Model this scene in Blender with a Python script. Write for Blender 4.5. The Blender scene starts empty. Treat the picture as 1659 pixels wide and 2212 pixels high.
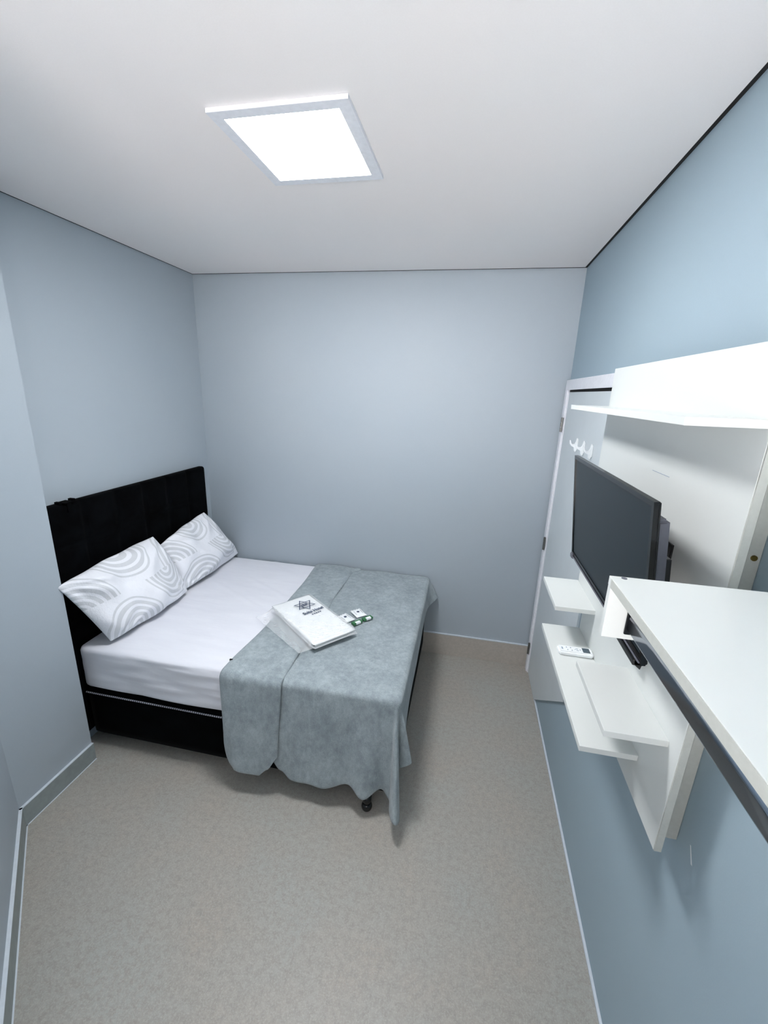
import bpy, bmesh, math, random
import numpy as np
from mathutils import Vector, Matrix
random.seed(7); rng = np.random.default_rng(7)
PI = math.pi
S = bpy.context.scene
COL = S.collection

# ------------------------------------------------------------------ camera
cd = bpy.data.cameras.new('camera'); cam = bpy.data.objects.new('camera', cd); COL.objects.link(cam)
cd.sensor_fit = 'HORIZONTAL'; cd.sensor_width = 36.0; cd.lens = 911.797/1659*36.0
cd.clip_start = 0.02; cd.clip_end = 50
cam.location = (0, 0, 2.0); cam.rotation_euler = (1.2925, -0.0344, 0.1987)
S.camera = cam
# ------------------------------------------------------------------ world, exposure
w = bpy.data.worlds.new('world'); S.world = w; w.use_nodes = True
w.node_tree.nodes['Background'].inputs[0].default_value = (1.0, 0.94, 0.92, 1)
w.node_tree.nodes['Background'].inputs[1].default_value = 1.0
# added ceiling fill: made-up outside light, strong below the horizon, dim above
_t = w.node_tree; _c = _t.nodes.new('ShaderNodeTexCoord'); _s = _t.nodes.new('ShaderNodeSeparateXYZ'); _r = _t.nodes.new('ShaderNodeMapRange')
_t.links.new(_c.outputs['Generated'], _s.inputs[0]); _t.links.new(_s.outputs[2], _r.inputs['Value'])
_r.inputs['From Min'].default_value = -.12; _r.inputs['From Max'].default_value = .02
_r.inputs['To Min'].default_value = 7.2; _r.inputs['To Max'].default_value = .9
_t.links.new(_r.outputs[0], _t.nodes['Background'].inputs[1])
S.view_settings.view_transform = 'Standard'; S.view_settings.look = 'None'
S.view_settings.gamma = 1.0; S.view_settings.use_curve_mapping = False
S.view_settings.exposure = 1.70
LAMP_POWER = 25.0
LAMP_COLOR = (0.985, 0.99, 1.0)

# ------------------------------------------------------------------ room numbers
XR = 0.604; XL = -2.008; YB = 2.986; H = 2.746; XP = -1.87; YP = 1.53
YN = -1.1

# ------------------------------------------------------------------ helpers
def srgb(r, g, b):
    f = lambda c: ((c/255+0.055)/1.055)**2.4 if c/255 > 0.04045 else c/255/12.92
    return (f(r), f(g), f(b), 1)

class NT:
    def __init__(s, name):
        s.m = bpy.data.materials.new(name); s.m.use_nodes = True
        s.t = s.m.node_tree; s.b = s.t.nodes['Principled BSDF']
    def n(s, typ, **kw):
        x = s.t.nodes.new(typ)
        for k, v in kw.items():
            if k.startswith('i_'):
                key = k[2:]
                x.inputs[int(key) if key.isdigit() else key.replace('_', ' ')].default_value = v
            else: setattr(x, k, v)
        return x
    def l(s, a, b): s.t.links.new(a, b)
    def math(s, op, a, b=None, clamp=False):
        x = s.t.nodes.new('ShaderNodeMath'); x.operation = op; x.use_clamp = clamp
        for i, v in enumerate([a, b]):
            if v is None: continue
            if isinstance(v, (int, float)): x.inputs[i].default_value = v
            else: s.l(v, x.inputs[i])
        return x.outputs[0]
    def coord(s, which='Object', scale=(1, 1, 1), rot=(0, 0, 0)):
        c = s.n('ShaderNodeTexCoord'); mp = s.n('ShaderNodeMapping')
        mp.inputs['Scale'].default_value = scale; mp.inputs['Rotation'].default_value = rot
        s.l(c.outputs[which], mp.inputs['Vector']); return mp.outputs[0]
    def noise(s, vec, scale, detail=4, rough=.55):
        x = s.n('ShaderNodeTexNoise'); x.inputs['Scale'].default_value = scale
        x.inputs['Detail'].default_value = detail; x.inputs['Roughness'].default_value = rough
        s.l(vec, x.inputs['Vector']); return x.outputs['Fac']
    def mix(s, fac, a, b, mode='MIX'):
        x = s.t.nodes.new('ShaderNodeMix'); x.data_type = 'RGBA'; x.blend_type = mode
        for sock, v in ((x.inputs[0], fac), (x.inputs[6], a), (x.inputs[7], b)):
            if isinstance(v, (int, float)): sock.default_value = v
            elif isinstance(v, tuple): sock.default_value = v
            else: s.l(v, sock)
        return x.outputs[2]
    def ramp(s, fac, stops):
        x = s.n('ShaderNodeValToRGB'); e = x.color_ramp.elements
        e[0].position, e[0].color = stops[0]; e[1].position, e[1].color = stops[-1]
        for p, c in stops[1:-1]:
            q = e.new(p); q.color = c
        s.l(fac, x.inputs[0]); return x.outputs[0]
    def bump(s, h, strength, dist=0.01):
        x = s.n('ShaderNodeBump'); x.inputs['Strength'].default_value = strength
        x.inputs['Distance'].default_value = dist
        s.l(h, x.inputs['Height']); s.l(x.outputs[0], s.b.inputs['Normal'])
    def base(s, c):
        if isinstance(c, tuple): s.b.inputs['Base Color'].default_value = c
        else: s.l(c, s.b.inputs['Base Color'])
    def p(s, **kw):
        for k, v in kw.items(): s.b.inputs[k.replace('_', ' ')].default_value = v
        return s

def plain(name, c, rough=.5, metal=0, nscale=60, namt=.04, bump=0, **kw):
    m = NT(name); v = m.coord()
    n = m.noise(v, nscale, 3)
    d = tuple(x*(1-namt) for x in c[:3])+(1,); u = tuple(min(1, x*(1+namt)) for x in c[:3])+(1,)
    m.base(m.ramp(n, [(.3, d), (.7, u)])); m.p(Roughness=rough, Metallic=metal, **kw)
    if bump: m.bump(n, bump, .002)
    return m.m

def paint(name, c, c2):
    m = NT(name); v = m.coord()
    big = m.noise(v, 1.3, 2); fine = m.noise(v, 260, 3, .7); mid = m.noise(v, 12, 4)
    m.base(m.mix(m.math('MULTIPLY', fine, .35), m.ramp(big, [(.35, c), (.65, c2)]), tuple(x*.82 for x in c[:3])+(1,)))
    h = m.math('ADD', m.math('MULTIPLY', fine, .5), m.math('MULTIPLY', mid, .5))
    m.bump(h, .12, .003); m.p(Roughness=.62); return m.m

M = {}
M['wall'] = paint('blue_grey_wall_paint', srgb(170, 181, 190), srgb(173, 183, 191))
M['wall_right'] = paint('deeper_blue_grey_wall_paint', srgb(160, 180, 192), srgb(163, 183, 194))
M['ceiling'] = paint('white_ceiling_paint', srgb(240, 236, 235), srgb(237, 236, 236))
M['dark_gap'] = plain('dark_gap', srgb(16, 16, 18), .95)

def floor_mat():
    m = NT('mottled_grey_porcelain_floor'); v = m.coord()
    big = m.noise(v, 2.2, 3, .6); mid = m.noise(v, 44, 5, .75); fine = m.noise(v, 150, 3, .75); sp = m.noise(v, 420, 2, .8)
    a = m.ramp(big, [(.38, srgb(168, 161, 152)), (.62, srgb(163, 165, 160))])
    a = m.mix(m.ramp(mid, [(.4, (0, 0, 0, 1)), (.62, (1, 1, 1, 1))]), a, srgb(152, 149, 142))
    a = m.mix(m.math('MULTIPLY', m.ramp(fine, [(.48, (0, 0, 0, 1)), (.66, (1, 1, 1, 1))]), .55), a, srgb(186, 184, 176))
    a = m.mix(m.math('MULTIPLY', m.ramp(sp, [(.55, (0, 0, 0, 1)), (.7, (1, 1, 1, 1))]), .45), a, srgb(128, 117, 104))
    m.base(a); m.bump(fine, .12, .002); m.p(Roughness=.45); return m.m
M['floor'] = floor_mat()
M['skirting'] = plain('grey_tile_skirting', srgb(143, 152, 152), .45, nscale=25, namt=.1)
M['white_line'] = plain('white_grout', srgb(205, 214, 222), .6)
M['laminate'] = plain('white_laminate', srgb(217, 221, 219), .36, nscale=4, namt=.012)
M['board_edge'] = plain('grey_white_board_edge', srgb(186, 189, 183), .5, nscale=90, namt=.04)
M['door'] = plain('pale_door_paint', srgb(205, 213, 217), .45, nscale=6, namt=.02)
M['casing'] = plain('white_door_casing', srgb(232, 234, 240), .4)
M['steel'] = plain('hinge_steel', srgb(120, 120, 118), .35, .9)
M['hook'] = plain('white_plastic', srgb(240, 244, 246), .3)
M['black_plastic'] = plain('black_plastic', srgb(14, 15, 18), .3)
M['gloss_black'] = plain('gloss_black_plastic', srgb(8, 9, 11), .14)
M['grey_plastic'] = plain('grey_plastic', srgb(96, 98, 108), .45)
M['rail'] = plain('dark_chrome_rail', srgb(150, 162, 176), .17, 1.0, namt=.02)
M['brass'] = plain('screw_brass', srgb(130, 110, 60), .35, .9)
M['lamp_frame'] = plain('lamp_frame', srgb(226, 229, 235), .4)
def screen_mat():
    m = NT('television_screen'); m.base(srgb(14, 26, 32)); m.p(Roughness=.36); m.b.inputs['Specular IOR Level'].default_value = .42
    return m.m
M['screen'] = screen_mat()
def emit():
    m = NT('lamp_diffuser'); m.base((1, 1, 1, 1))
    m.b.inputs['Emission Color'].default_value = LAMP_COLOR+(1,); m.b.inputs['Emission Strength'].default_value = LAMP_POWER
    return m.m
M['diffuser'] = emit()
def velvet():
    m = NT('black_velvet'); v = m.coord(); n = m.noise(v, 9, 4, .6); f = m.noise(v, 300, 2)
    m.base(m.ramp(n, [(.35, srgb(3, 3, 4)), (.7, srgb(8, 10, 13))])); m.bump(f, .2, .001)
    m.p(Roughness=.95, Specular_IOR_Level=.04, Sheen_Weight=.012, Sheen_Roughness=.4); return m.m
M['velvet'] = velvet()
def sheet():
    m = NT('white_cotton_sheet'); v = m.coord(scale=(1, 1, 1)); f = m.noise(v, 420, 2); g = m.noise(m.coord(scale=(2, 9, 6), rot=(0, 0, .5)), 1.6, 3)
    m.base(m.ramp(g, [(.3, srgb(226, 228, 236)), (.7, srgb(232, 234, 241))]))
    m.bump(m.math('ADD', m.math('MULTIPLY', f, .03), g), .25, .012); m.p(Roughness=.75, Sheen_Weight=.05); return m.m
M['sheet'] = sheet()
def fleece():
    m = NT('blue_grey_fleece'); v = m.coord()
    a = m.noise(v, 7, 5, .65); b = m.noise(m.coord(scale=(1, 1.0, .6), rot=(0, 0, .4)), 34, 5, .75); c = m.noise(v, 240, 3, .8)
    k = m.math('ADD', m.math('MULTIPLY', a, .35), m.math('ADD', m.math('MULTIPLY', b, .45), m.math('MULTIPLY', c, .30)))
    m.base(m.ramp(k, [(.38, srgb(124, 136, 141)), (.52, srgb(147, 158, 163)), (.68, srgb(174, 186, 190))]))
    m.bump(m.math('ADD', m.math('MULTIPLY', b, .6), m.math('MULTIPLY', c, .6)), .55, .006)
    m.p(Roughness=.95, Specular_IOR_Level=.1, Sheen_Weight=.25, Sheen_Roughness=.5); return m.m
M['fleece'] = fleece()
def pillow_mat():
    m = NT('white_pillowcase_with_grey_arcs')
    uv = m.n('ShaderNodeUVMap'); sp = m.n('ShaderNodeSeparateXYZ'); m.l(uv.outputs[0], sp.inputs[0])
    x = m.math('MULTIPLY', sp.outputs[0], 1.9); y = m.math('MULTIPLY', sp.outputs[1], 1.75)
    row = m.math('FLOOR', y)
    xs = m.math('ADD', x, m.math('MULTIPLY', row, .5))
    fx = m.math('SUBTRACT', m.math('FRACT', xs), .5)
    par = m.math('MODULO', m.math('ADD', m.math('FLOOR', xs), 100.0), 2.0)
    fy0 = m.math('FRACT', y)
    fy = m.math('ABSOLUTE', m.math('SUBTRACT', fy0, par))
    d = m.math('SQRT', m.math('ADD', m.math('MULTIPLY', fx, fx), m.math('MULTIPLY', m.math('MULTIPLY', fy, fy), .36)))
    rings = m.math('GREATER_THAN', m.math('SINE', m.math('MULTIPLY', d, 2*PI*10.5)), -.25)
    inside = m.math('LESS_THAN', d, .5)
    k = m.math('MULTIPLY', rings, inside)
    m.base(m.mix(k, srgb(238, 240, 246), srgb(210, 213, 218)))
    f = m.noise(m.coord(), 18, 4, .6); m.bump(m.math('ADD', f, m.noise(m.coord(scale=(1, 1.6, 1)), 6, 5, .6)), .35, .02)
    m.p(Roughness=.75); return m.m
M['pillow'] = pillow_mat()
M['towel'] = plain('white_terry_towel', srgb(238, 242, 243), .9, nscale=120, namt=.03, bump=.3)
M['navy_print'] = plain('navy_print', srgb(58, 72, 98), .6)
M['green'] = plain('green_label', srgb(52, 112, 70), .5)
M['paper'] = plain('white_paper', srgb(236, 240, 242), .6)
M['lcd'] = plain('lcd_grey', srgb(74, 88, 98), .25)
M['key_grey'] = plain('grey_keys', srgb(150, 165, 182), .5)
def film():
    m = NT('clear_plastic_film'); m.base((.97, .98, 1, 1))
    m.p(Roughness=.12, IOR=1.3, Alpha=.27); m.b.inputs['Specular IOR Level'].default_value = .9
    n = m.noise(m.coord(scale=(1, 3, 1), rot=(0, 0, .9)), 9, 3); m.bump(n, .18, .02)
    return m.m
M['film'] = film()
def zipm():
    m = NT('grey_white_ribbed_piping'); wv = m.n('ShaderNodeTexWave'); wv.inputs['Scale'].default_value = 26
    m.l(m.coord(), wv.inputs['Vector']); m.base(m.ramp(wv.outputs['Fac'], [(.3, srgb(70, 72, 78)), (.7, srgb(176, 178, 186))])); m.p(Roughness=.7); return m.m
M['piping'] = zipm()

def link(name, me, mat, parent=None, smooth=False, loc=None):
    o = bpy.data.objects.new(name, me); COL.objects.link(o)
    if mat is not None: me.materials.append(mat)
    if smooth:
        for p in me.polygons: p.use_smooth = True
    if parent: o.parent = parent
    if loc: o.location = loc
    return o
def thing(name, label, cat, loc=(0, 0, 0), group=None):
    o = bpy.data.objects.new(name, None); COL.objects.link(o); o.location = loc; o.empty_display_size = .05
    o['label'] = label; o['category'] = cat
    if group: o['group'] = group
    return o
def tag(o, label, cat, group=None):
    o['label'] = label; o['category'] = cat
    if group: o['group'] = group
    return o
def base_of(p):
    v = Vector((0, 0, 0))
    while p is not None: v += p.location; p = p.parent
    return v
def struct(o): o['kind'] = 'structure'; return o
def bm_obj(name, bm, mat, parent=None, smooth=False, bevel=0, seg=2, origin=None):
    me = bpy.data.meshes.new(name)
    if bevel:
        bmesh.ops.bevel(bm, geom=list(bm.edges), offset=bevel, segments=seg, profile=.5, affect='EDGES', clamp_overlap=True)
    bmesh.ops.recalc_face_normals(bm, faces=bm.faces)
    bm.to_mesh(me); bm.free()
    o = link(name, me, mat, parent, smooth)
    if parent is not None: me.transform(Matrix.Translation(-base_of(parent)))      # vertices are given in world space
    return o
def add_box(bm, x0, x1, y0, y1, z0, z1):
    vs = [bm.verts.new((x, y, z)) for x in (x0, x1) for y in (y0, y1) for z in (z0, z1)]
    for f in ((0, 1, 3, 2), (4, 6, 7, 5), (0, 4, 5, 1), (2, 3, 7, 6), (0, 2, 6, 4), (1, 5, 7, 3)):
        bm.faces.new([vs[i] for i in f])
def box(name, mat, b, parent=None, bevel=0, seg=2):
    bm = bmesh.new(); add_box(bm, *b); return bm_obj(name, bm, mat, parent, bevel=bevel, seg=seg)
def prism(name, mat, pts, axis, a, b, parent=None, bevel=0):
    """extrude a 2-D outline along an axis from a to b"""
    bm = bmesh.new()
    def P(p, t):
        q = list(p); q.insert(axis, t); return q
    lo = [bm.verts.new(P(p, a)) for p in pts]; hi = [bm.verts.new(P(p, b)) for p in pts]
    bm.faces.new(lo); bm.faces.new(hi[::-1])
    for i in range(len(pts)):
        j = (i+1) % len(pts); bm.faces.new([lo[i], hi[i], hi[j], lo[j]])
    return bm_obj(name, bm, mat, parent, bevel=bevel)
def cyl(bm, p0, p1, r0, r1=None, n=20):
    p0, p1 = Vector(p0), Vector(p1); d = p1-p0; r1 = r0 if r1 is None else r1
    q = Vector((0, 0, 1)).rotation_difference(d).to_matrix().to_4x4()
    bmesh.ops.create_cone(bm, cap_ends=True, segments=n, radius1=r0, radius2=r1, depth=d.length,
                          matrix=Matrix.Translation((p0+p1)/2) @ q)
def grid_mesh(name, P, mat, parent=None, uv=None, solid=0, closed=False, off=1):
    """P: array (n,m,3)"""
    n, m = P.shape[:2]
    V = P.reshape(-1, 3); F = []
    for i in range(n-1):
        for j in range(m-1):
            F.append((i*m+j, i*m+j+1, (i+1)*m+j+1, (i+1)*m+j))
    me = bpy.data.meshes.new(name); me.from_pydata([tuple(map(float, v)) for v in V], [], F); me.update()
    if parent is not None: me.transform(Matrix.Translation(-base_of(parent)))
    o = link(name, me, mat, parent, True)
    if uv is not None:
        ul = me.uv_layers.new(name='UVMap'); U = uv.reshape(-1, 2)
        for lp in me.loops: ul.data[lp.index].uv = U[lp.vertex_index]
    if solid:
        s = o.modifiers.new('solid', 'SOLIDIFY'); s.thickness = solid; s.offset = off
    return o
def round_box(name, mat, b, r, step, disp=None, parent=None):
    """densely subdivided box with rounded edges; disp(P,N)->P"""
    lo = np.array(b[0::2], float); hi = np.array(b[1::2], float); size = hi-lo
    N = np.maximum(2, np.ceil(size/step).astype(int))
    bm = bmesh.new(); idx = {}
    def vert(i, j, k):
        key = (i, j, k)
        if key not in idx:
            p = lo+size*np.array([i/N[0], j/N[1], k/N[2]]); idx[key] = bm.verts.new(p)
        return idx[key]
    for ax in range(3):
        u, v = [a for a in range(3) if a != ax]
        for side in (0, N[ax]):
            for i in range(N[u]):
                for j in range(N[v]):
                    q = []
                    for di, dj in ((0, 0), (1, 0), (1, 1), (0, 1)):
                        c = [0, 0, 0]; c[ax] = side; c[u] = i+di; c[v] = j+dj; q.append(vert(*c))
                    bm.faces.new(q)
    bm.verts.ensure_lookup_table()
    P = np.array([x.co[:] for x in bm.verts])
    core = np.clip(P, lo+r, hi-r); d = P-core; L = np.linalg.norm(d, axis=1, keepdims=True)
    Nn = np.where(L > 1e-9, d/np.maximum(L, 1e-9), 0); P = core+Nn*r
    if disp is not None: P = disp(P, Nn)
    for x, p in zip(bm.verts, P): x.co = p
    return bm_obj(name, bm, mat, parent, smooth=True)
def tube(name, mat, pts, r, parent=None, n=10):
    cu = bpy.data.curves.new(name, 'CURVE'); cu.dimensions = '3D'; cu.bevel_depth = r; cu.bevel_resolution = 3; cu.use_fill_caps = True
    sp = cu.splines.new('POLY'); sp.points.add(len(pts)-1)
    for q, p in zip(sp.points, pts): q.co = (*p, 1)
    o = bpy.data.objects.new(name+'_tmp', cu); COL.objects.link(o)
    bpy.context.view_layer.update()
    me = bpy.data.meshes.new_from_object(o.evaluated_get(bpy.context.evaluated_depsgraph_get()))
    bpy.data.objects.remove(o); bpy.data.curves.remove(cu); me.name = name; me.materials.clear()
    if parent is not None: me.transform(Matrix.Translation(-base_of(parent)))
    return link(name, me, mat, parent, True)
def text(name, mat, body, size, mtx, parent, bold=0.0, sx=1.0):
    cu = bpy.data.curves.new(name, 'FONT'); cu.body = body; cu.size = size; cu.align_x = 'CENTER'; cu.align_y = 'CENTER'
    cu.extrude = .0004; cu.offset = bold
    o = bpy.data.objects.new(name+'_tmp', cu); COL.objects.link(o); bpy.context.view_layer.update()
    me = bpy.data.meshes.new_from_object(o.evaluated_get(bpy.context.evaluated_depsgraph_get()))
    bpy.data.objects.remove(o); bpy.data.curves.remove(cu); me.name = name; me.materials.clear()
    me.transform(mtx @ Matrix.Diagonal((sx, 1, 1, 1)))
    if parent is not None: me.transform(Matrix.Translation(-base_of(parent)))
    return link(name, me, mat, parent)

# ================================================================== THE ROOM
struct(box('floor', M['floor'], (XL-.15, XR+.1, YN-.1, YB+.1, -.06, 0)))
GAP = .012; GR = .014; GB = .018
struct(prism('ceiling', M['ceiling'], [(XL+GAP, YN), (XL+GAP, YB-GB), (XR-GR, YB-GB), (XR-GR, YN)], 2, H, H+.03))
struct(box('ceiling_slab', M['dark_gap'], (XL-.15, XR+.1, YN-.1, YB+.1, H+.10, H+.16)))
bpy.data.objects['ceiling_slab'].name = 'trim_1'
bm = bmesh.new(); GZ = (H+.0012, H+.028)
add_box(bm, XL, XR, YB-GB, YB, *GZ); add_box(bm, XL, XL+GAP, YN, YB-GB, *GZ); add_box(bm, XR-GR, XR, YN, YB-GB, *GZ)
struct(bm_obj('painted_gap_shade', bm, M['dark_gap']))  # dark filler painted in place of the shade inside the ceiling gap
struct(box('wall_back', M['wall'], (XL-.15, XR+.12, YB, YB+.1, 0, H+.1)))
struct(box('wall_left', M['wall'], (XL-.12, XL, YP-.05, YB, 0, H+.1)))
YD = 1.139; DX, DY = .738, -.675      # diagonal wall direction
LD = 1.25
p0 = (XP, YD); p1 = (XP+DX*LD, YD+DY*LD)
struct(prism('wall_left_pier', M['wall'], [(XL-.12, YP), (XP, YP), p0, (XL-.12, YD)], 2, 0, H+.1))
nx, ny = DY, -DX                        # outward (away from the room)
struct(prism('wall_left_diagonal', M['wall'], [p0, p1, (p1[0]+nx*.1, p1[1]+ny*.1), (p0[0]+nx*.1, p0[1]+ny*.1)], 2, 0, H+.1))
struct(box('wall_near_left', M['wall'], (p1[0]-.1, p1[0], YN, p1[1]+.02, 0, H+.1)))
# wall behind the viewer, with an invented window that lets in ceiling fill light
bm = bmesh.new(); WX0, WX1, WZ0, WZ1 = -.75, .35, .9, 2.25
for b_ in ((XL, WX0, 0, H+.1), (WX1, XR+.12, 0, H+.1), (WX0, WX1, 0, WZ0), (WX0, WX1, WZ1, H+.1)):
    add_box(bm, b_[0], b_[1], YN-.1, YN, b_[2], b_[3])
struct(bm_obj('wall_near', bm, M['wall']))
bm = bmesh.new()
for b_ in ((WX0, WX1, WZ0, WZ0+.04), (WX0, WX1, WZ1-.04, WZ1), (WX0, WX0+.04, WZ0, WZ1), (WX1-.04, WX1, WZ0, WZ1), (-.22, -.18, WZ0, WZ1)):
    add_box(bm, b_[0], b_[1], YN-.07, YN-.02, b_[2], b_[3])
struct(bm_obj('added_window_1', bm, M['casing']))  # unseen frame, made up for the opening that admits the fill light
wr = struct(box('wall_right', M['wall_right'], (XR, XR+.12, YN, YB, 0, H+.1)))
# a chip in the paint low on the right wall
bm = bmesh.new()
for a, b_ in ((0, 0), ):
    vs = [bm.verts.new((XR-.0008, y, z)) for y, z in ((.888, .985), (.884, .986), (.862, .951), (.868, .949))]
    bm.faces.new(vs)
bm_obj('paint_chip', bm, M['paper'], wr)
# skirtings: tile with a pale top edge
def skirt(name, pts, height, depthvec, top=True):
    (ax, ay), (bx_, by_) = pts; dx, dy = depthvec
    o = struct(prism(name, M['skirting'], [(ax, ay), (bx_, by_), (bx_+dx, by_+dy), (ax+dx, ay+dy)], 2, 0, height-.004))
    prism('top_edge', M['white_line'], [(ax, ay), (bx_, by_), (bx_+dx*1.06, by_+dy*1.06), (ax+dx*1.06, ay+dy*1.06)], 2, height-.004, height, o)
    g = .005
    L = math.hypot(dx, dy); ex, ey = dx/L*g, dy/L*g
    prism('grout_line', M['white_line'], [(ax+dx, ay+dy), (bx_+dx, by_+dy), (bx_+dx+ex, by_+dy+ey), (ax+dx+ex, ay+dy+ey)], 2, 0, .0015, o)
    return o
skirt('baseboard_left', [(XP, YP), (XP, YD-.004)], .105, (.012, 0))
skirt('baseboard_diagonal', [(XP, YD), p1], .105, (-nx*.012, -ny*.012))
M['back_tile'] = plain('beige_grey_tile_skirting', srgb(178, 172, 164), .5, nscale=60, namt=.07)
bb = struct(box('baseboard_back', M['back_tile'], (XL, XR, YB-.010, YB, 0, .178)))
box('top_edge', M['white_line'], (XL, XR, YB-.012, YB, .178, .185), bb)
br = struct(box('baseboard_right', M['white_line'], (XR-.010, XR, YN, 2.915, 0, .012), bevel=.002))
box('corner_tile', M['skirting'], (XR-.014, XR, 2.96, YB-.010, 0, .17), br)

# ---- door in the right wall, beside the back corner
door = bpy.data.objects.new('door_1', None); COL.objects.link(door); door.location = (XR, 2.5, 0); struct(door)
prism('leaf', M['door'], [(2.905, .012), (2.59, .012), (1.97, .50), (1.97, 2.035), (2.905, 2.035)], 0, XR-.012, XR-.001, door, bevel=.001)
prism('casing', M['casing'], [(2.965, 0), (2.915, 0), (2.915, 2.05), (1.90, 2.05), (1.90, 2.108), (2.965, 2.108)], 0, XR-.026, XR, door, bevel=.003)
box('door_stop', M['casing'], (XR-.018, XR-.001, 2.905, 2.915, 0, 2.05), door)
box('top_gap', M['dark_gap'], (XR-.010, XR-.0005, 1.97, 2.905, 2.036, 2.05), door)
for zc in (1.835, 1.03, .20):
    bm = bmesh.new()
    for k in range(3):
        cyl(bm, (XR-.030, 2.912, zc-.045+k*.031), (XR-.030, 2.912, zc-.017+k*.031), .0065, n=12)
    add_box(bm, XR-.030, XR-.024, 2.904, 2.914, zc-.045, zc+.045)
    hg = bm_obj('hinge', bm, M['steel'], door); hg['label'] = 'small steel hinge'
# ---- three adhesive hooks on the door
def hook_bm():
    bm = bmesh.new()
    prof = [(a*.78, b_*.78) for a, b_ in [(-.004, .045), (-.004, -.040), (-.010, -.052), (-.018, -.044), (-.022, -.018), (-.040, -.012), (-.052, .004), (-.056, .030),
            (-.049, .030), (-.045, .008), (-.036, .000), (-.020, .002), (-.013, .014), (-.010, .045)]]
    lo = [bm.verts.new((x, -.006, z)) for x, z in prof]; hi = [bm.verts.new((x, .006, z)) for x, z in prof]
    bm.faces.new(lo); bm.faces.new(hi[::-1])
    for i in range(len(prof)):
        j = (i+1) % len(prof); bm.faces.new([lo[i], hi[i], hi[j], lo[j]])
    bm2 = bm
    add_box(bm2, -.003, 0, -.010, .010, -.026, .030)
    return bm
first = None
for i, (y, lab) in enumerate(((2.50, 'white adhesive coat hook on the door, the one nearest the hinges'),
                              (2.35, 'white adhesive coat hook on the door, in the middle of the row of three'),
                              (2.20, 'white adhesive coat hook on the door, the one nearest the television panel'))):
    if first is None:
        first = bm_obj('coat_hook', hook_bm(), M['hook'], bevel=.001); o = first
    else:
        o = first.copy(); COL.objects.link(o)
    o.location = (XR-.0125, y, 1.755); tag(o, lab, 'hook', 'adhesive hooks on the door')

# ---- ceiling light
lx0, lx1, ly0, ly1 = -.800, -.383, 1.312, 1.752
L = thing('ceiling_light', 'square recessed LED ceiling light with white frame, switched on', 'ceiling light', ((lx0+lx1)/2, (ly0+ly1)/2, H))
bm = bmesh.new()
fw = .036
for b_ in ((lx0, lx1, ly0, ly0+fw), (lx0, lx1, ly1-fw, ly1), (lx0, lx0+fw, ly0+fw, ly1-fw), (lx1-fw, lx1, ly0+fw, ly1-fw)):
    add_box(bm, b_[0], b_[1], b_[2], b_[3], H-.012, H-.0005)
bm_obj('frame', bm, M['lamp_frame'], L)
box('diffuser', M['diffuser'], (lx0+fw, lx1-fw, ly0+fw, ly1-fw, H-.009, H-.004), L)
L.rotation_euler = (0, 0, math.radians(-.6))

# ================================================================== BED
BX0, BX1, BY0, BY1, ZT = -1.935, -.20, 1.605, 2.960, .648
def tuft(P, N):
    P = P.copy(); y, z = P[:, 1], P[:, 2]
    front = P[:, 0] > XL+.05
    def seam(c, c0, width): return np.exp(-((c-c0)/width)**2)
    s = np.zeros(len(P))
    for y0 in np.arange(1.57+.215, 2.87, .215): s = np.maximum(s, seam(y, y0, .012))
    for z0 in (1.19, .975, .76): s = np.maximum(s, seam(z, z0, .012))
    P[:, 0] -= np.where(front, .014*s, 0)
    return P
hb = round_box('headboard', M['velvet'], (XL+.002, XL+.066, 1.545, 2.868, .10, 1.405), .018, .016, tuft)
tag(hb, 'black velvet tufted headboard against the left wall behind the pillows', 'headboard')
# a strap clip hooked over the headboard's top edge
bm = bmesh.new()
add_box(bm, XL+.020, XL+.074, 1.675, 1.73, 1.4055, 1.412)
add_box(bm, XL+.0675, XL+.072, 1.69, 1.715, 1.36, 1.410)
add_box(bm, XL+.030, XL+.060, 1.66, 1.675, 1.4055, 1.418)
add_box(bm, XL+.030, XL+.060, 1.735, 1.75, 1.4055, 1.420)
tag(bm_obj('strap_clip', bm, M['velvet'], bevel=.001), 'small black clip and strap hooked over the top of the headboard', 'clip')

base = thing('bed_base', 'black velvet box bed base on short black legs under the mattress', 'bed base', ((BX0+BX1)/2, (BY0+BY1)/2, 0))
round_box('base', M['velvet'], (BX0, BX1-.01, BY0+.008, BY1-.005, .085, .385), .015, .05, None, base)
tube('piping', M['piping'], [(BX0, BY0+.004, .358), (BX1-.02, BY0+.004, .358)], .0045, base)
for lx in (BX0+.07, -1.07, -.335):
    for ly in (BY0-.030 if lx > -.5 else BY0+.16, BY1-.10):
        bm = bmesh.new()
        cyl(bm, (lx, ly, .026), (lx, ly, .10), .017, .024, 20)
        bmesh.ops.create_uvsphere(bm, u_segments=20, v_segments=12, radius=.027, matrix=Matrix.Translation((lx, ly, .027)))
        bm_obj('leg', bm, M['gloss_black'], base, smooth=True)

def slumpn(P, k):
    return (np.sin(P[:, 0]*k+P[:, 1]*k*.7)+np.sin(P[:, 0]*k*.63-P[:, 1]*k*1.3+1.7)+np.sin(P[:, 1]*k*2.1+.4))/3
mt = round_box('mattress', M['velvet'], (BX0+.004, BX1-.006, BY0+.012, BY1-.008, .386, ZT-.006), .03, .12)
tag(mt, 'double mattress under the white fitted sheet', 'mattress')
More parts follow.
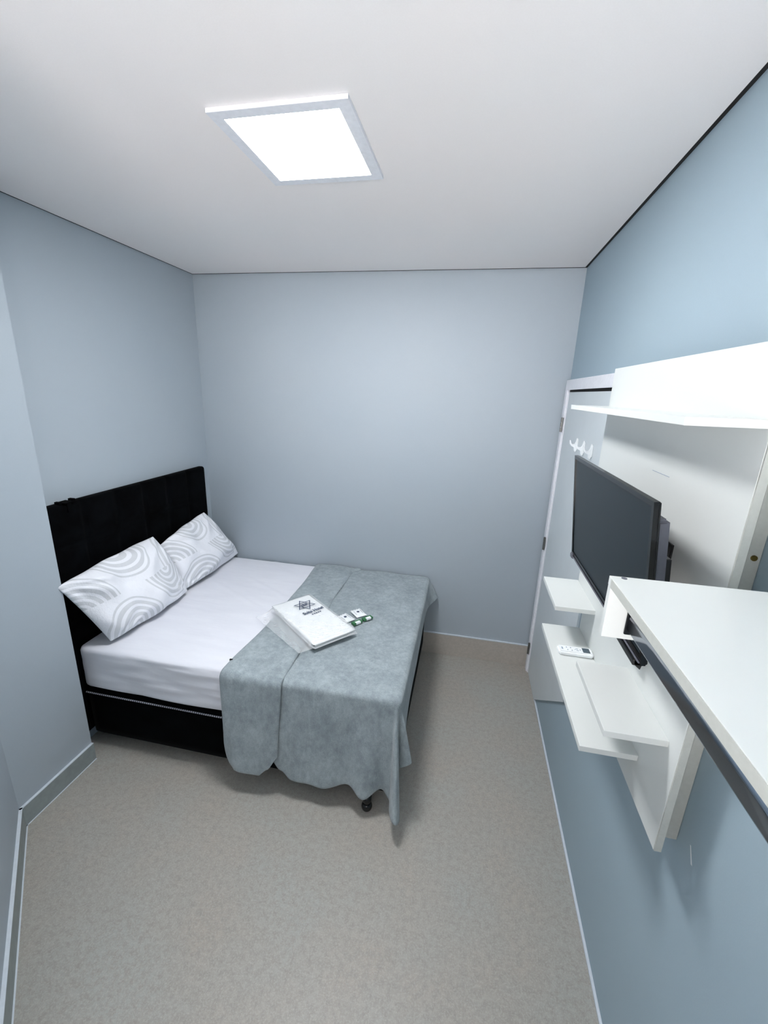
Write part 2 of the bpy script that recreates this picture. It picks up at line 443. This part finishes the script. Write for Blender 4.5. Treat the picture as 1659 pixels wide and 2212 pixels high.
# fitted sheet: shell over the mattress (open underneath), wrinkled on its sides
def sheet_disp(P, N):
    P = P.copy(); x, y, z = P[:, 0], P[:, 1], P[:, 2]
    top = N[:, 2] > .7
    side = (N[:, 1] < -.7)
    a = np.clip((x+1.95)/.9, 0, 1)
    wv = .0045*np.sin(z*70+1.5*np.sin(x*3.1)+x*5)*a+.004*np.sin(z*38-x*9+2)*(.4+a)+.003*np.sin(z*120+x*4)*a
    P[:, 1] += np.where(side, -np.abs(wv)-.001, 0)
    # tension creases running across the top
    t = y*1.0+x*.35
    cr = np.zeros(len(P))
    for c, wd, am, xa, xb in ((2.02, .012, .004, -1.7, -1.0), (2.62, .012, .003, -1.6, -1.1), (1.45, .010, .004, -1.4, -.95), (1.30, .014, .0045, -1.35, -.9), (2.25, .02, .003, -1.5, -1.0)):
        m_ = np.exp(-((y+.55*(x+1.3)-c-.25)/wd)**2)*np.exp(-((x-(xa+xb)/2)/((xb-xa)/2))**4)
        cr += am*m_
    P[:, 2] += np.where(top, cr+.0015*slumpn(P, 9), 0)
    return P
sh = round_box('fitted_sheet', M['sheet'], (BX0, BX1, BY0, BY1, .392, ZT), .028, .014, sheet_disp)
me = sh.data; bm = bmesh.new(); bm.from_mesh(me)
bmesh.ops.delete(bm, geom=[f for f in bm.faces if f.normal.z < -.8 and f.calc_center_median().z < .40], context='FACES')
bm.to_mesh(me); bm.free()
tag(sh, 'white fitted cotton sheet stretched over the mattress', 'sheet')

# ---- pillows
def pillow(name, corners, T, seed, label, up=(1, 0, .35)):
    n, m = 46, 34; r = np.random.default_rng(seed)
    u = np.linspace(-1, 1, n)[:, None]*np.ones((1, m)); v = np.ones((n, 1))*np.linspace(-1, 1, m)[None, :]
    C = [np.array(c) for c in corners]      # BL BR TR TL
    a, b_ = (u+1)/2, (v+1)/2
    # edges bow inward between the corners
    ub = u*(1+np.where(u > 0, .05, -.03)*(1-v**2)); vb = v*(1+np.where(v > 0, .05, .04)*(1-u**2)+.012*np.sin(u*9+seed)*(1-u**2))
    a, b_ = (ub+1)/2, (vb+1)/2
    base_ = (C[0]*((1-a)*(1-b_))[..., None]+C[1]*(a*(1-b_))[..., None]+C[2]*(a*b_)[..., None]+C[3]*((1-a)*b_)[..., None])
    e1 = C[1]-C[0]; e2 = C[3]-C[0]; nrm = np.cross(e1, e2); nrm /= np.linalg.norm(nrm)
    if nrm[0] < 0: nrm = -nrm
    th = T*np.clip(1-np.abs(u)**2.6, 0, 1)**.62*np.clip(1-np.abs(v)**2.6, 0, 1)**.62
    wr_ = np.zeros_like(th)
    for k in range(12):
        ang = r.uniform(0, PI); f = r.uniform(3.5, 10); ph = r.uniform(0, 6)
        wr_ += np.sin((u*math.cos(ang)+v*math.sin(ang)*.7)*f+ph+1.2*np.sin(3*u+ph))/12
    # creases from the corners
    for cu_, cv_ in ((-1, -1), (1, -1), (1, 1), (-1, 1)):
        du, dv = u-cu_, v-cv_; rr = np.hypot(du, dv)+1e-6; an = np.arctan2(dv*-cv_, du*-cu_)
        wr_ += .30*np.sin(an*13+r.uniform(0, 6))*np.exp(-rr*1.5)*np.clip(rr*3, 0, 1)
    edge = np.clip((1-u**2)*(1-v**2)*6, 0, 1)
    F = base_+nrm*(th+.062*wr_*edge)[..., None]
    B = base_-nrm*(th*.55)[..., None]
    P = np.concatenate([F, B[::-1][:, :]], 0) if False else None
    V = np.concatenate([F.reshape(-1, 3), B.reshape(-1, 3)]); faces = []; off = n*m
    for i in range(n-1):
        for j in range(m-1):
            faces.append((i*m+j, (i+1)*m+j, (i+1)*m+j+1, i*m+j+1))
            faces.append((off+i*m+j, off+i*m+j+1, off+(i+1)*m+j+1, off+(i+1)*m+j))
    V[:, 2] = np.maximum(V[:, 2], ZT+.006); V[:, 0] = np.maximum(V[:, 0], XL+.070)
    me = bpy.data.meshes.new(name); me.from_pydata([tuple(map(float, q)) for q in V], [], faces)
    ul = me.uv_layers.new(name='UVMap'); U = np.stack([(u+1)/2, (v+1)/2], -1).reshape(-1, 2); U = np.concatenate([U, U])
    for lp in me.loops: ul.data[lp.index].uv = U[lp.vertex_index]
    bm = bmesh.new(); bm.from_mesh(me); bmesh.ops.remove_doubles(bm, verts=bm.verts, dist=.0006)
    bmesh.ops.recalc_face_normals(bm, faces=bm.faces); bm.to_mesh(me); bm.free()
    o = link(name, me, M['pillow'], None, True); tag(o, label, 'pillow', 'pillows against the headboard')
    s = o.modifiers.new('sub', 'SUBSURF'); s.levels = 1; s.render_levels = 1
    return o
pillow('pillow', [(-1.765, 1.645, .672), (-1.74, 2.26, .675), (-1.875, 2.165, 1.085), (-1.875, 1.50, 1.045)], .10, 3,
       'white pillow printed with grey arcs, in front, nearer the viewer')
pillow('pillow', [(-1.775, 2.245, .675), (-1.775, 2.965, .675), (-1.880, 2.70, 1.095), (-1.882, 2.22, 1.005)], .095, 8,
       'white pillow printed with grey arcs, farther one beside the back wall')

# ---- fleece blanket over the foot of the bed
ZB = ZT+.010; RC = .030
def interp(x, xs, ys): 
    # smooth interpolation
    xs = np.array(xs); ys = np.array(ys)
    t = np.clip((x-xs[0])/(xs[-1]-xs[0]), 0, 1)
    i = np.clip(np.searchsorted(xs, x)-1, 0, len(xs)-2); f = np.clip((x-xs[i])/(xs[i+1]-xs[i]), 0, 1); f = f*f*(3-2*f)
    return ys[i]*(1-f)+ys[i+1]*f
def over_edge(d, out, r=RC):
    """distance d beyond the edge -> (horizontal, drop); out = slope of the outward lean"""
    a = np.minimum(d/r, PI/2)
    hz = r*np.sin(a); dr = r*(1-np.cos(a)); rest = np.maximum(d-r*PI/2, 0)
    return hz+rest*out, dr+rest*np.sqrt(np.maximum(1-out**2, .2))
def main_layer():
    X0 = -.815; EX = BX1+.010-RC; EY = BY0-.020+RC; FO = .275+RC; 
    ns, nt = 150, 170
    s = np.linspace(0, 1, ns); t = np.linspace(0, 1, nt)
    P = np.zeros((ns, nt, 3))
    total_s = (EX-X0)+FO
    for i in range(ns):
        sx = s[i]*total_s; X = X0+sx
        # hem drop along X: folds make it rise and fall
        FD = RC+float(interp(min(X, EX), [-.83, -.78, -.72, -.56, -.43, -.35, -.27, -.20], [.44, .49, .53, .535, .500, .535, .490, .55]))
        if X > EX: FD = FD
        total_t = (2.962-EY)+FD
        for j in range(nt):
            ty = t[j]*total_t; Y = 2.962-ty
            ex = X-EX; ey = EY-Y
            xx = min(X, EX)
            fold = .46*math.exp(-((xx+.35)/.055)**2)-.22*math.exp(-((xx+.435)/.045)**2)+.20*math.exp(-((xx+.56)/.06)**2)+.16*math.exp(-((xx+.69)/.05)**2)-.3*math.exp(-((xx+.262)/.032)**2)+.05
            lean = .055+.11*fold
            wave = .0022*math.sin(X*23+Y*9)+.0025*math.sin(X*11-Y*17+1)
            if ex <= 0 and ey <= 0:
                P[i, j] = (X, Y, ZB+wave)
            elif ex <= 0:
                hz, dr = over_edge(ey, lean); g = min(1, ey/.35)
                P[i, j] = (X+.012*math.sin(ey*7+X*9)*g*0, EY-hz, ZB-dr+wave*(1-g))
            elif ey <= 0:
                ex *= 1-.38*min(1, max(0, (Y-1.75)/.5)); hz, dr = over_edge(ex, .03+.02*math.sin(Y*9)+.42*math.exp(-((Y-2.962)/.10)**2)); P[i, j] = (EX+hz, Y, ZB-dr+wave*max(0, 1-ex*4))
            else:
                r = (ex**3+ey**3)**(1/3); th = math.atan2(ex, ey)/(PI/2)     # 0 front .. 1 foot
                # azimuth of hanging cloth round the corner and how far it stands off
                az = (.5-.5*math.cos(PI*th**.8))*PI/2
                k0 = .055+.11*.3*0 + (.055+.11*(.05-.3*math.exp(-((EX+.262)/.028)**2)))*0
                l0 = lean*(1-min(1, r/.3)*.4); l1 = .03
                bulge = .27*math.exp(-((th-.19)/.13)**2)-.07*math.exp(-((th-.43)/.055)**2)+.21*math.exp(-((th-.60)/.085)**2)
                lean2 = l0*(1-th)+l1*th+bulge*min(1, r/.14)
                hz, dr = over_edge(r, min(lean2, .6))
                P[i, j] = (EX+hz*math.sin(az), EY-hz*math.cos(az), ZB-dr)
    P[..., 2] = np.maximum(P[..., 2], .012)
    P[..., 1] = np.minimum(P[..., 1], YB-.012)
    return P
bl = thing('blanket', 'blue-grey fleece blanket spread over the foot of the bed, hanging down the side', 'blanket', (-.64, 2.2, ZB))
grid_mesh('top_layer', main_layer(), M['fleece'], bl, solid=.006, off=-1)
def strip_layer():
    EY = BY0-.028+RC; ns, nt = 46, 170; P = np.zeros((ns, nt, 3))
    for i in range(ns):
        a = i/(ns-1)
        FD = RC+float(interp(a, [0, .06, .15, .45, .72, .88, 1], [.45, .505, .530, .535, .530, .49, .415]))
        total = 2.955-EY+FD
        for j in range(nt):
            ty = total*j/(nt-1); Y = 2.955-ty
            yy = max(Y, 1.2)
            xl = float(interp(-yy, [-2.96, -2.57, -2.12, -1.62, -1.2], [-1.095, -1.072, -1.066, -1.088, -1.080]))
            xr = float(interp(-yy, [-2.96, -2.85, -2.5, -2.17, -1.85, -1.6, -1.2], [-.725, -.775, -.785, -.765, -.772, -.765, -.785]))
            X = xl+(xr-xl)*a
            ey = EY-Y; edge = math.sqrt(max(0, 1-(2*a-1)**8))
            z0 = ZB+.013*edge+.0018*math.sin(X*19+Y*13)+.002*math.sin(Y*8-X*31)
            # the strip's inner edge rolls down on to the lower layer
            if ey <= 0: P[i, j] = (X, Y, z0)
            else:
                lean = .050+.03*math.sin(a*PI)+.012*math.exp(-((a-.25)/.15)**2)-.012*math.exp(-((a-.55)/.18)**2)
                hz, dr = over_edge(ey, lean, RC+.006)
                cl = min(1, max(0, (ey-.40)/.15)); 
                P[i, j] = (X-(.035*cl*cl*(a > .5)*(2*a-1))+(.03*cl*cl*(a < .5)*(1-2*a)), EY-hz-.013*edge, z0-dr)
    return P
grid_mesh('folded_layer', strip_layer(), M['fleece'], bl, solid=.010, off=-1)
EYs = BY0-.012+RC
box('care_tag', M['dark_gap'], (-1.086, -1.070, 1.665, 1.672, ZB+.004, ZB+.014), bl)

# ---- towel in a printed plastic bag
tc = [np.array(q) for q in ((-.524, 2.04, 0), (-.939, 2.382, 0), (-1.105, 2.171, 0), (-.698, 1.83, 0))]
# long edge direction / short edge
def tq(u, v): # u,v in 0..1 : u along tc0->tc3 ... v along tc0->tc1
    return tc[0]*(1-u)*(1-v)+tc[3]*u*(1-v)+tc[2]*u*v+tc[1]*(1-u)*v
def slab(name, quad, z0, z1, mat, parent=None, n=30, m=40, wob=.002, crush=.5):
    u = np.linspace(-1, 1, n); v = np.linspace(-1, 1, m); V = []; F = []
    def pos(a, b_, top):
        q = quad((a+1)/2, (b_+1)/2)
        prof = (max(0, 1-abs(a)**6)**.5)*(max(0, 1-abs(b_)**6)**.5)
        mid = z0+(z1-z0)*crush
        z = mid+(z1-mid)*prof if top else mid-(mid-z0)*prof
        z += wob*math.sin(a*5+b_*3)*math.sin(b_*7+a*2)*prof if top else 0
        return (q[0], q[1], z)
    for top in (1, 0):
        for a in u:
            for b_ in v: V.append(pos(a, b_, top))
    for i in range(n-1):
        for j in range(m-1):
            F.append((i*m+j, (i+1)*m+j, (i+1)*m+j+1, i*m+j+1)); k = n*m
            F.append((k+i*m+j, k+i*m+j+1, k+(i+1)*m+j+1, k+(i+1)*m+j))
    me = bpy.data.meshes.new(name); me.from_pydata([tuple(map(float, q)) for q in V], [], F)
    bm = bmesh.new(); bm.from_mesh(me); bmesh.ops.remove_doubles(bm, verts=bm.verts, dist=.0002)
    bmesh.ops.recalc_face_normals(bm, faces=bm.faces)
    return bm_obj(name, bm, mat, parent, smooth=True)
ZTW = ZB+.018
tw = thing('towel', 'folded white bath towel inside the printed plastic bag on the blanket', 'towel', (-.81, 2.1, ZTW))
slab('lower_fold', tq, ZTW, ZTW+.017, M['towel'], tw)
slab('upper_fold', lambda u, v: tq(u*.985+.006, v*.985+.006), ZTW+.017, ZTW+.034, M['towel'], tw, wob=.003)
bag = thing('plastic_bag', 'clear plastic bag with navy star logo holding the folded towel', 'bag', (-.85, 2.05, ZTW))
def film_surface():
    # runs past the towel on its left side down to the blanket
    q = [np.array(k) for k in ((-.515, 2.045, 0), (-.940, 2.395, 0), (-1.150, 2.060, 0), (-.766, 1.785, 0))]
    n, m = 60, 50; P = np.zeros((n, m, 3))
    for i in range(n):
        for j in range(m):
            u, v = i/(n-1), j/(m-1)
            p = q[0]*(1-u)*(1-v)+q[3]*u*(1-v)+q[2]*u*v+q[1]*(1-u)*v
            k = min(1, max(0, (u-.70)/.20)); k = k*k*(3-2*k)
            ed = min(1, u/.03)*min(1, v/.03)*min(1, (1-v)/.03)
            hi = ZTW+.0385+.001*math.sin(u*17+v*9)
            lo = ZTW+.005+.004*math.sin(u*23+v*11)**2
            z = (hi*(1-k)+lo*k)*ed+(ZTW+.004)*(1-ed)
            p[2] = z; P[i, j] = p
    return P
film_o = grid_mesh('film', film_surface(), M['film'], bag)
# printed logo: local frame on the towel's top. text baseline runs along tq v direction
ex = np.array([.088, .120]); ex = ex/np.linalg.norm(ex); 
exv = Vector((ex[0], ex[1], 0)); ezv = Vector((0, 0, 1)); eyv = ezv.cross(exv)
def frame(cx, cy, z=ZTW+.0425):
    m_ = Matrix.Identity(4)
    for r_ in range(3): m_[r_][0] = exv[r_]; m_[r_][1] = eyv[r_]; m_[r_][2] = ezv[r_]
    m_[0][3], m_[1][3], m_[2][3] = cx, cy, z
    return m_
def star(bm, R_, wd, flip, sx, sy):
    a0 = PI/2 if not flip else -PI/2
    out = [(R_*math.cos(a0+k*2*PI/3)*sx, R_*math.sin(a0+k*2*PI/3)*sy) for k in range(3)]
    inn = [((R_-wd)*math.cos(a0+k*2*PI/3)*sx, (R_-wd)*math.sin(a0+k*2*PI/3)*sy) for k in range(3)]
    vo = [bm.verts.new((*p, 0)) for p in out]; vi = [bm.verts.new((*p, 0)) for p in inn]
    for k in range(3):
        j = (k+1) % 3; bm.faces.new([vo[k], vo[j], vi[j], vi[k]])
bm = bmesh.new(); star(bm, .068, .011, False, 1.0, .95); star(bm, .068, .011, True, 1.0, .95)
sm = frame(-.900, 2.212); bmesh.ops.transform(bm, matrix=sm, verts=bm.verts)
bm_obj('printed_star', bm, M['navy_print'], film_o)
text('printed_letters', M['navy_print'], 'JBR', .036, frame(-.900, 2.212, ZTW+.0425), film_o, .0008, 1.0)
text('printed_name', M['navy_print'], 'Suite Hotel', .038, frame(-.824, 2.160, ZTW+.0425), film_o, .0008, .80)
bm = bmesh.new()
for k in range(5):
    bmesh.ops.create_circle(bm, cap_ends=True, segments=10, radius=.0055, matrix=frame(-.797, 2.141, ZTW+.0425) @ Matrix.Translation(((k-2)*.0135, 0, 0)))
bm_obj('printed_dots', bm, M['navy_print'], film_o)

# ---- amenities beside the bag
def sachet(x, y, rot, label):
    o = thing('sachet', label, 'sachet', (x, y, ZB+.010), 'paper sachets beside the bag')
    bm = bmesh.new(); n = 8
    V = [[bm.verts.new((-.035+.07*i/n, -.045+.09*j/n, .003+.004*math.sin(i/n*PI)*math.sin(j/n*PI)+(.004 if (j == n) else 0)*(i % 2))) for j in range(n+1)] for i in range(n+1)]
    for i in range(n):
        for j in range(n): bm.faces.new([V[i][j], V[i+1][j], V[i+1][j+1], V[i][j+1]])
    me = bpy.data.meshes.new('wrapper'); bm.to_mesh(me); bm.free(); w_ = link('wrapper', me, M['paper'], o, True)
    s_ = w_.modifiers.new('s', 'SOLIDIFY'); s_.thickness = .003; s_.offset = -1
    bm = bmesh.new(); bmesh.ops.create_circle(bm, cap_ends=True, segments=14, radius=.009, matrix=Matrix.Translation((0, .008, .0085)))
    bmesh.ops.create_circle(bm, cap_ends=True, segments=14, radius=.005, matrix=Matrix.Translation((0, .008, .0089)))
    for dx in (-.022, .022): 
        vs = [bm.verts.new((dx+a, b_, .0060)) for a, b_ in ((-.001, -.018), (.001, -.018), (.001, .026), (-.001, .026))]; bm.faces.new(vs)
    me = bpy.data.meshes.new('print'); bm.to_mesh(me); bm.free(); link('printed_mark', me, M['navy_print'], w_)
    o.rotation_euler = (0, 0, rot); return o
def soap(x, y, rot, label):
    o = thing('soap_bar', label, 'soap', (x, y, ZB+.011), 'green wrapped soaps beside the bag')
    def lb(name, mat, b_, par=None):
        bm = bmesh.new(); add_box(bm, *b_)
        bmesh.ops.bevel(bm, geom=list(bm.edges), offset=.002, segments=2, affect='EDGES')
        me = bpy.data.meshes.new(name); bm.to_mesh(me); bm.free(); return link(name, me, mat, par or o)
    wp = lb('wrapper', M['green'], (-.033, .033, -.015, .015, 0, .014))
    lb('white_label', M['paper'], (-.017, .020, -.0155, .004, .001, .0148), wp)
    o.rotation_euler = (0, 0, rot); return o
sachet(-.632, 2.205, .95, 'white paper sachet with small logo, tucked against the towel bag')
sachet(-.574, 2.282, .75, 'white paper sachet with small logo, farther from the towel bag')
soap(-.553, 2.163, .90, 'green and white wrapped soap nearest the towel bag')
soap(-.505, 2.226, .85, 'green and white wrapped soap farther from the towel bag')

# ================================================================== TELEVISION PANEL ON THE RIGHT WALL
PX = .520; PT = .016
U = thing('wall_panel', 'white wall panel unit with shelves and small desk behind the television', 'wall unit', (XR-.001, 1.33, .93))
prism('back_panel', M['laminate'], [(.872, .965), (1.69, .965), (1.69, 1.222), (1.815, 1.222), (1.815, 2.112), (.872, 2.112)], 0, PX, PX+PT, U, bevel=.0008)
box('panel_edge', M['board_edge'], (PX+.0006, PX+PT, .868, .8719, .966, 2.111), U)
for y0 in (.935, 1.56):
    box('batten', M['board_edge'], (.578, XR-.001, y0, y0+.06, .937, 2.08), U, bevel=.0008)
    box('spacer', M['laminate'], (PX+PT, .578, y0+.042, y0+.058, .98, 2.07), U)
def shelf(name, y0, y1, zt, x0=.378, th=.017):
    return box(name, M['laminate'], (x0, PX, y0, y1, zt-th, zt), U, bevel=.0009)
shelf('top_shelf', .880, 1.815, 1.975, .384, .016)
shelf('shelf', 1.540, 1.818, 1.243)
shelf('shelf', .918, 1.200, 1.240)
shelf('desk', 1.030, 1.690, 1.085, .372)
0 and box('riser', M['laminate'], (.440, PX, 1.184, 1.199, 1.085, 1.223), U, bevel=.0008)
bm = bmesh.new(); add_box(bm, PX-.0006, PX, 1.205, 1.312, 1.811, 1.8125); bm_obj('scratch', bm, M['key_grey'], U)
for z in (1.70, 2.0, 1.30):
    bm = bmesh.new(); cyl(bm, (.590, .9355, z), (.590, .932, z), .006, n=14); bm_obj('screw', bm, M['brass'], U)

# ---- television, tilted down a little
TV = thing('television', 'flat black television on the wall panel, its screen tilted slightly down', 'television', (.424, 1.27, 1.426))
tilt = math.atan2(.044, .377)
# local frame: x = away from the screen (towards the wall), y = depth, z = up along the screen
W2 = .350; HT = .38
def tvbox(name, mat, b_, bev=0, parent=TV, smooth=False):
    bm = bmesh.new(); add_box(bm, *b_)
    if bev: bmesh.ops.bevel(bm, geom=list(bm.edges), offset=bev, segments=3, affect='EDGES')
    me = bpy.data.meshes.new(name); bm.to_mesh(me); bm.free(); o = link(name, me, mat, parent)
    return o
bm = bmesh.new()
fwid = .012; fb = .020
for b_ in ((0, .010, -W2, W2, HT-fwid, HT), (0, .010, -W2, W2, 0, fb), (0, .010, -W2, -W2+fwid, fb, HT-fwid), (0, .010, W2-fwid, W2, fb, HT-fwid)):
    add_box(bm, *b_)
me = bpy.data.meshes.new('bezel'); bm.to_mesh(me); bm.free(); bez = link('bezel', me, M['gloss_black'], TV)
tvbox('screen', M['screen'], (.003, .009, -W2+fwid, W2-fwid, fb, HT-fwid))
tvbox('back_cover', M['black_plastic'], (.0092, .015, -W2+.001, W2-.001, .001, HT-.001), .002)
tvbox('back_housing', M['grey_plastic'], (.0152, .045, -W2+.022, W2-.03, .03, .335), .008)
tvbox('connector_box', M['black_plastic'], (.0455, .060, -W2+.04, -.22, .16, .24), .002)
tvbox('logo_badge', M['grey_plastic'], (-.006, .004, W2-.030, W2-.004, -.006, .014), .003, bez)
tvbox('lower_lip', M['grey_plastic'], (-.004, 0, -W2+.004, W2-.034, .002, .006), .0015, bez)
TV.rotation_euler = (0, -tilt, 0)
mn = thing('tv_bracket', 'black metal bracket holding the television to the wall panel', 'bracket', (PX, 1.20, 1.31))
bm = bmesh.new(); add_box(bm, PX-.004, PX-.0005, 1.10, 1.30, 1.36, 1.66); bm_obj('wall_plate', bm, M['black_plastic'], mn)
for y in (1.10, 1.235):
    bm = bmesh.new(); prism_pts = [(PX-.030, 1.315), (PX-.012, 1.300), (PX-.005, 1.335), (PX-.004, 1.66), (PX-.050, 1.70), (PX-.055, 1.60)]
    lo = [bm.verts.new((x, y, z)) for x, z in prism_pts]; hi = [bm.verts.new((x, y+.022, z)) for x, z in prism_pts]
    bm.faces.new(lo); bm.faces.new(hi[::-1])
    for i in range(len(lo)):
        j = (i+1) % len(lo); bm.faces.new([lo[i], hi[i], hi[j], lo[j]])
    bm_obj('arm', bm, M['black_plastic'], mn, bevel=.002)
bm = bmesh.new(); add_box(bm, PX-.034, PX-.008, 1.10, 1.257, 1.312, 1.330); bm_obj('cross_bar', bm, M['black_plastic'], mn, bevel=.003)
bm = bmesh.new(); cyl(bm, (PX-.018, 1.085, 1.345), (PX-.018, 1.10, 1.345), .013, n=16); bm_obj('knob', bm, M['black_plastic'], mn)

# ---- air-conditioner remote on the desk
RM = thing('remote_control', 'white air conditioner remote control with small dark display lying on the desk', 'remote', (.4575, 1.487, 1.0852))
def rb(name, mat, b_, bev=0, par=None):
    bm = bmesh.new(); add_box(bm, *b_)
    if bev: bmesh.ops.bevel(bm, geom=list(bm.edges), offset=bev, segments=3, affect='EDGES', clamp_overlap=True)
    me = bpy.data.meshes.new(name); bm.to_mesh(me); bm.free(); return link(name, me, mat, par or RM)
rbody = rb('body', M['hook'], (-.060, .060, -.023, .023, 0, .018), .005)
rb('display', M['lcd'], (.025, .050, -.015, .015, .0178, .0186), .0003, rbody)
for (x, y, a, b_) in ((-.046, 0, .0025, .007), (-.030, .008, .0015, .003), (-.028, -.008, .0015, .003), (-.015, .008, .0015, .003), (-.013, -.009, .0015, .003), (-.001, .000, .0015, .0015), (.006, .004, .004, .0015), (.007, -.006, .004, .0015), (.017, 0, .0015, .003)):
    rb('button', M['key_grey'], (x-a, x+a, y-b_, y+b_, .0176, .0186), 0, rbody)

# ================================================================== HANGING SHELF WITH CLOTHES RAIL (nearest, right)
SX, SY0, SY1, SZ = .280, -.35, .795, 1.685
K = thing('hanging_shelf', 'white wall-mounted shelf with dark clothes rail beneath, nearest on the right', 'shelf', (XR-.001, .25, SZ-.12))
box('top_board', M['laminate'], (SX, XR-.001, SY0, SY1, SZ-.017, SZ), K, bevel=.0009)
box('front_edge', M['board_edge'], (SX-.0012, SX-.0001, SY0+.001, SY1-.0165, SZ-.0165, SZ-.0008), K)
for y0, y1 in ((SY1-.016, SY1-.0005), (SY0+.0005, SY0+.016)):
    box('side_panel', M['laminate'], (SX+.0005, XR-.0015, y0, y1, SZ-.119, SZ-.0172), K, bevel=.0008)
rail = None
bm = bmesh.new(); nseg = 28
ring0, ring1 = [], []
for k in range(nseg):
    a = 2*PI*k/nseg; cx_, cz_ = .0085*math.cos(a), .0085*math.sin(a)+(.0095 if math.sin(a) > 0 else -.0095)
    ring0.append(bm.verts.new((.329+cx_, SY0+.0175, 1.601+cz_))); ring1.append(bm.verts.new((.329+cx_, SY1-.0175, 1.601+cz_)))
for k in range(nseg):
    j = (k+1) % nseg; bm.faces.new([ring0[k], ring0[j], ring1[j], ring1[k]])
bm.faces.new(ring0[::-1]); bm.faces.new(ring1)
for f_ in bm.faces: f_.tag = len(f_.verts) > 4
rail = bm_obj('rail', bm, M['rail'], K, smooth=True); rail['label'] = 'dark chrome clothes rail'
for p_ in rail.data.polygons: p_.use_smooth = len(p_.vertices) == 4
bm = bmesh.new()
add_box(bm, .3165, .3415, SY1-.021, SY1-.0165, 1.578, 1.624)
sk = bm_obj('end_socket', bm, M['gloss_black'], rail, bevel=.002)
for (x, y) in ((.303, SY1-.008), (.560, SY1-.008)):
    bm = bmesh.new(); cyl(bm, (x, y, SZ-.001), (x, y, SZ+.0006), .005, n=16); bm_obj('screw', bm, M['grey_plastic'], K)
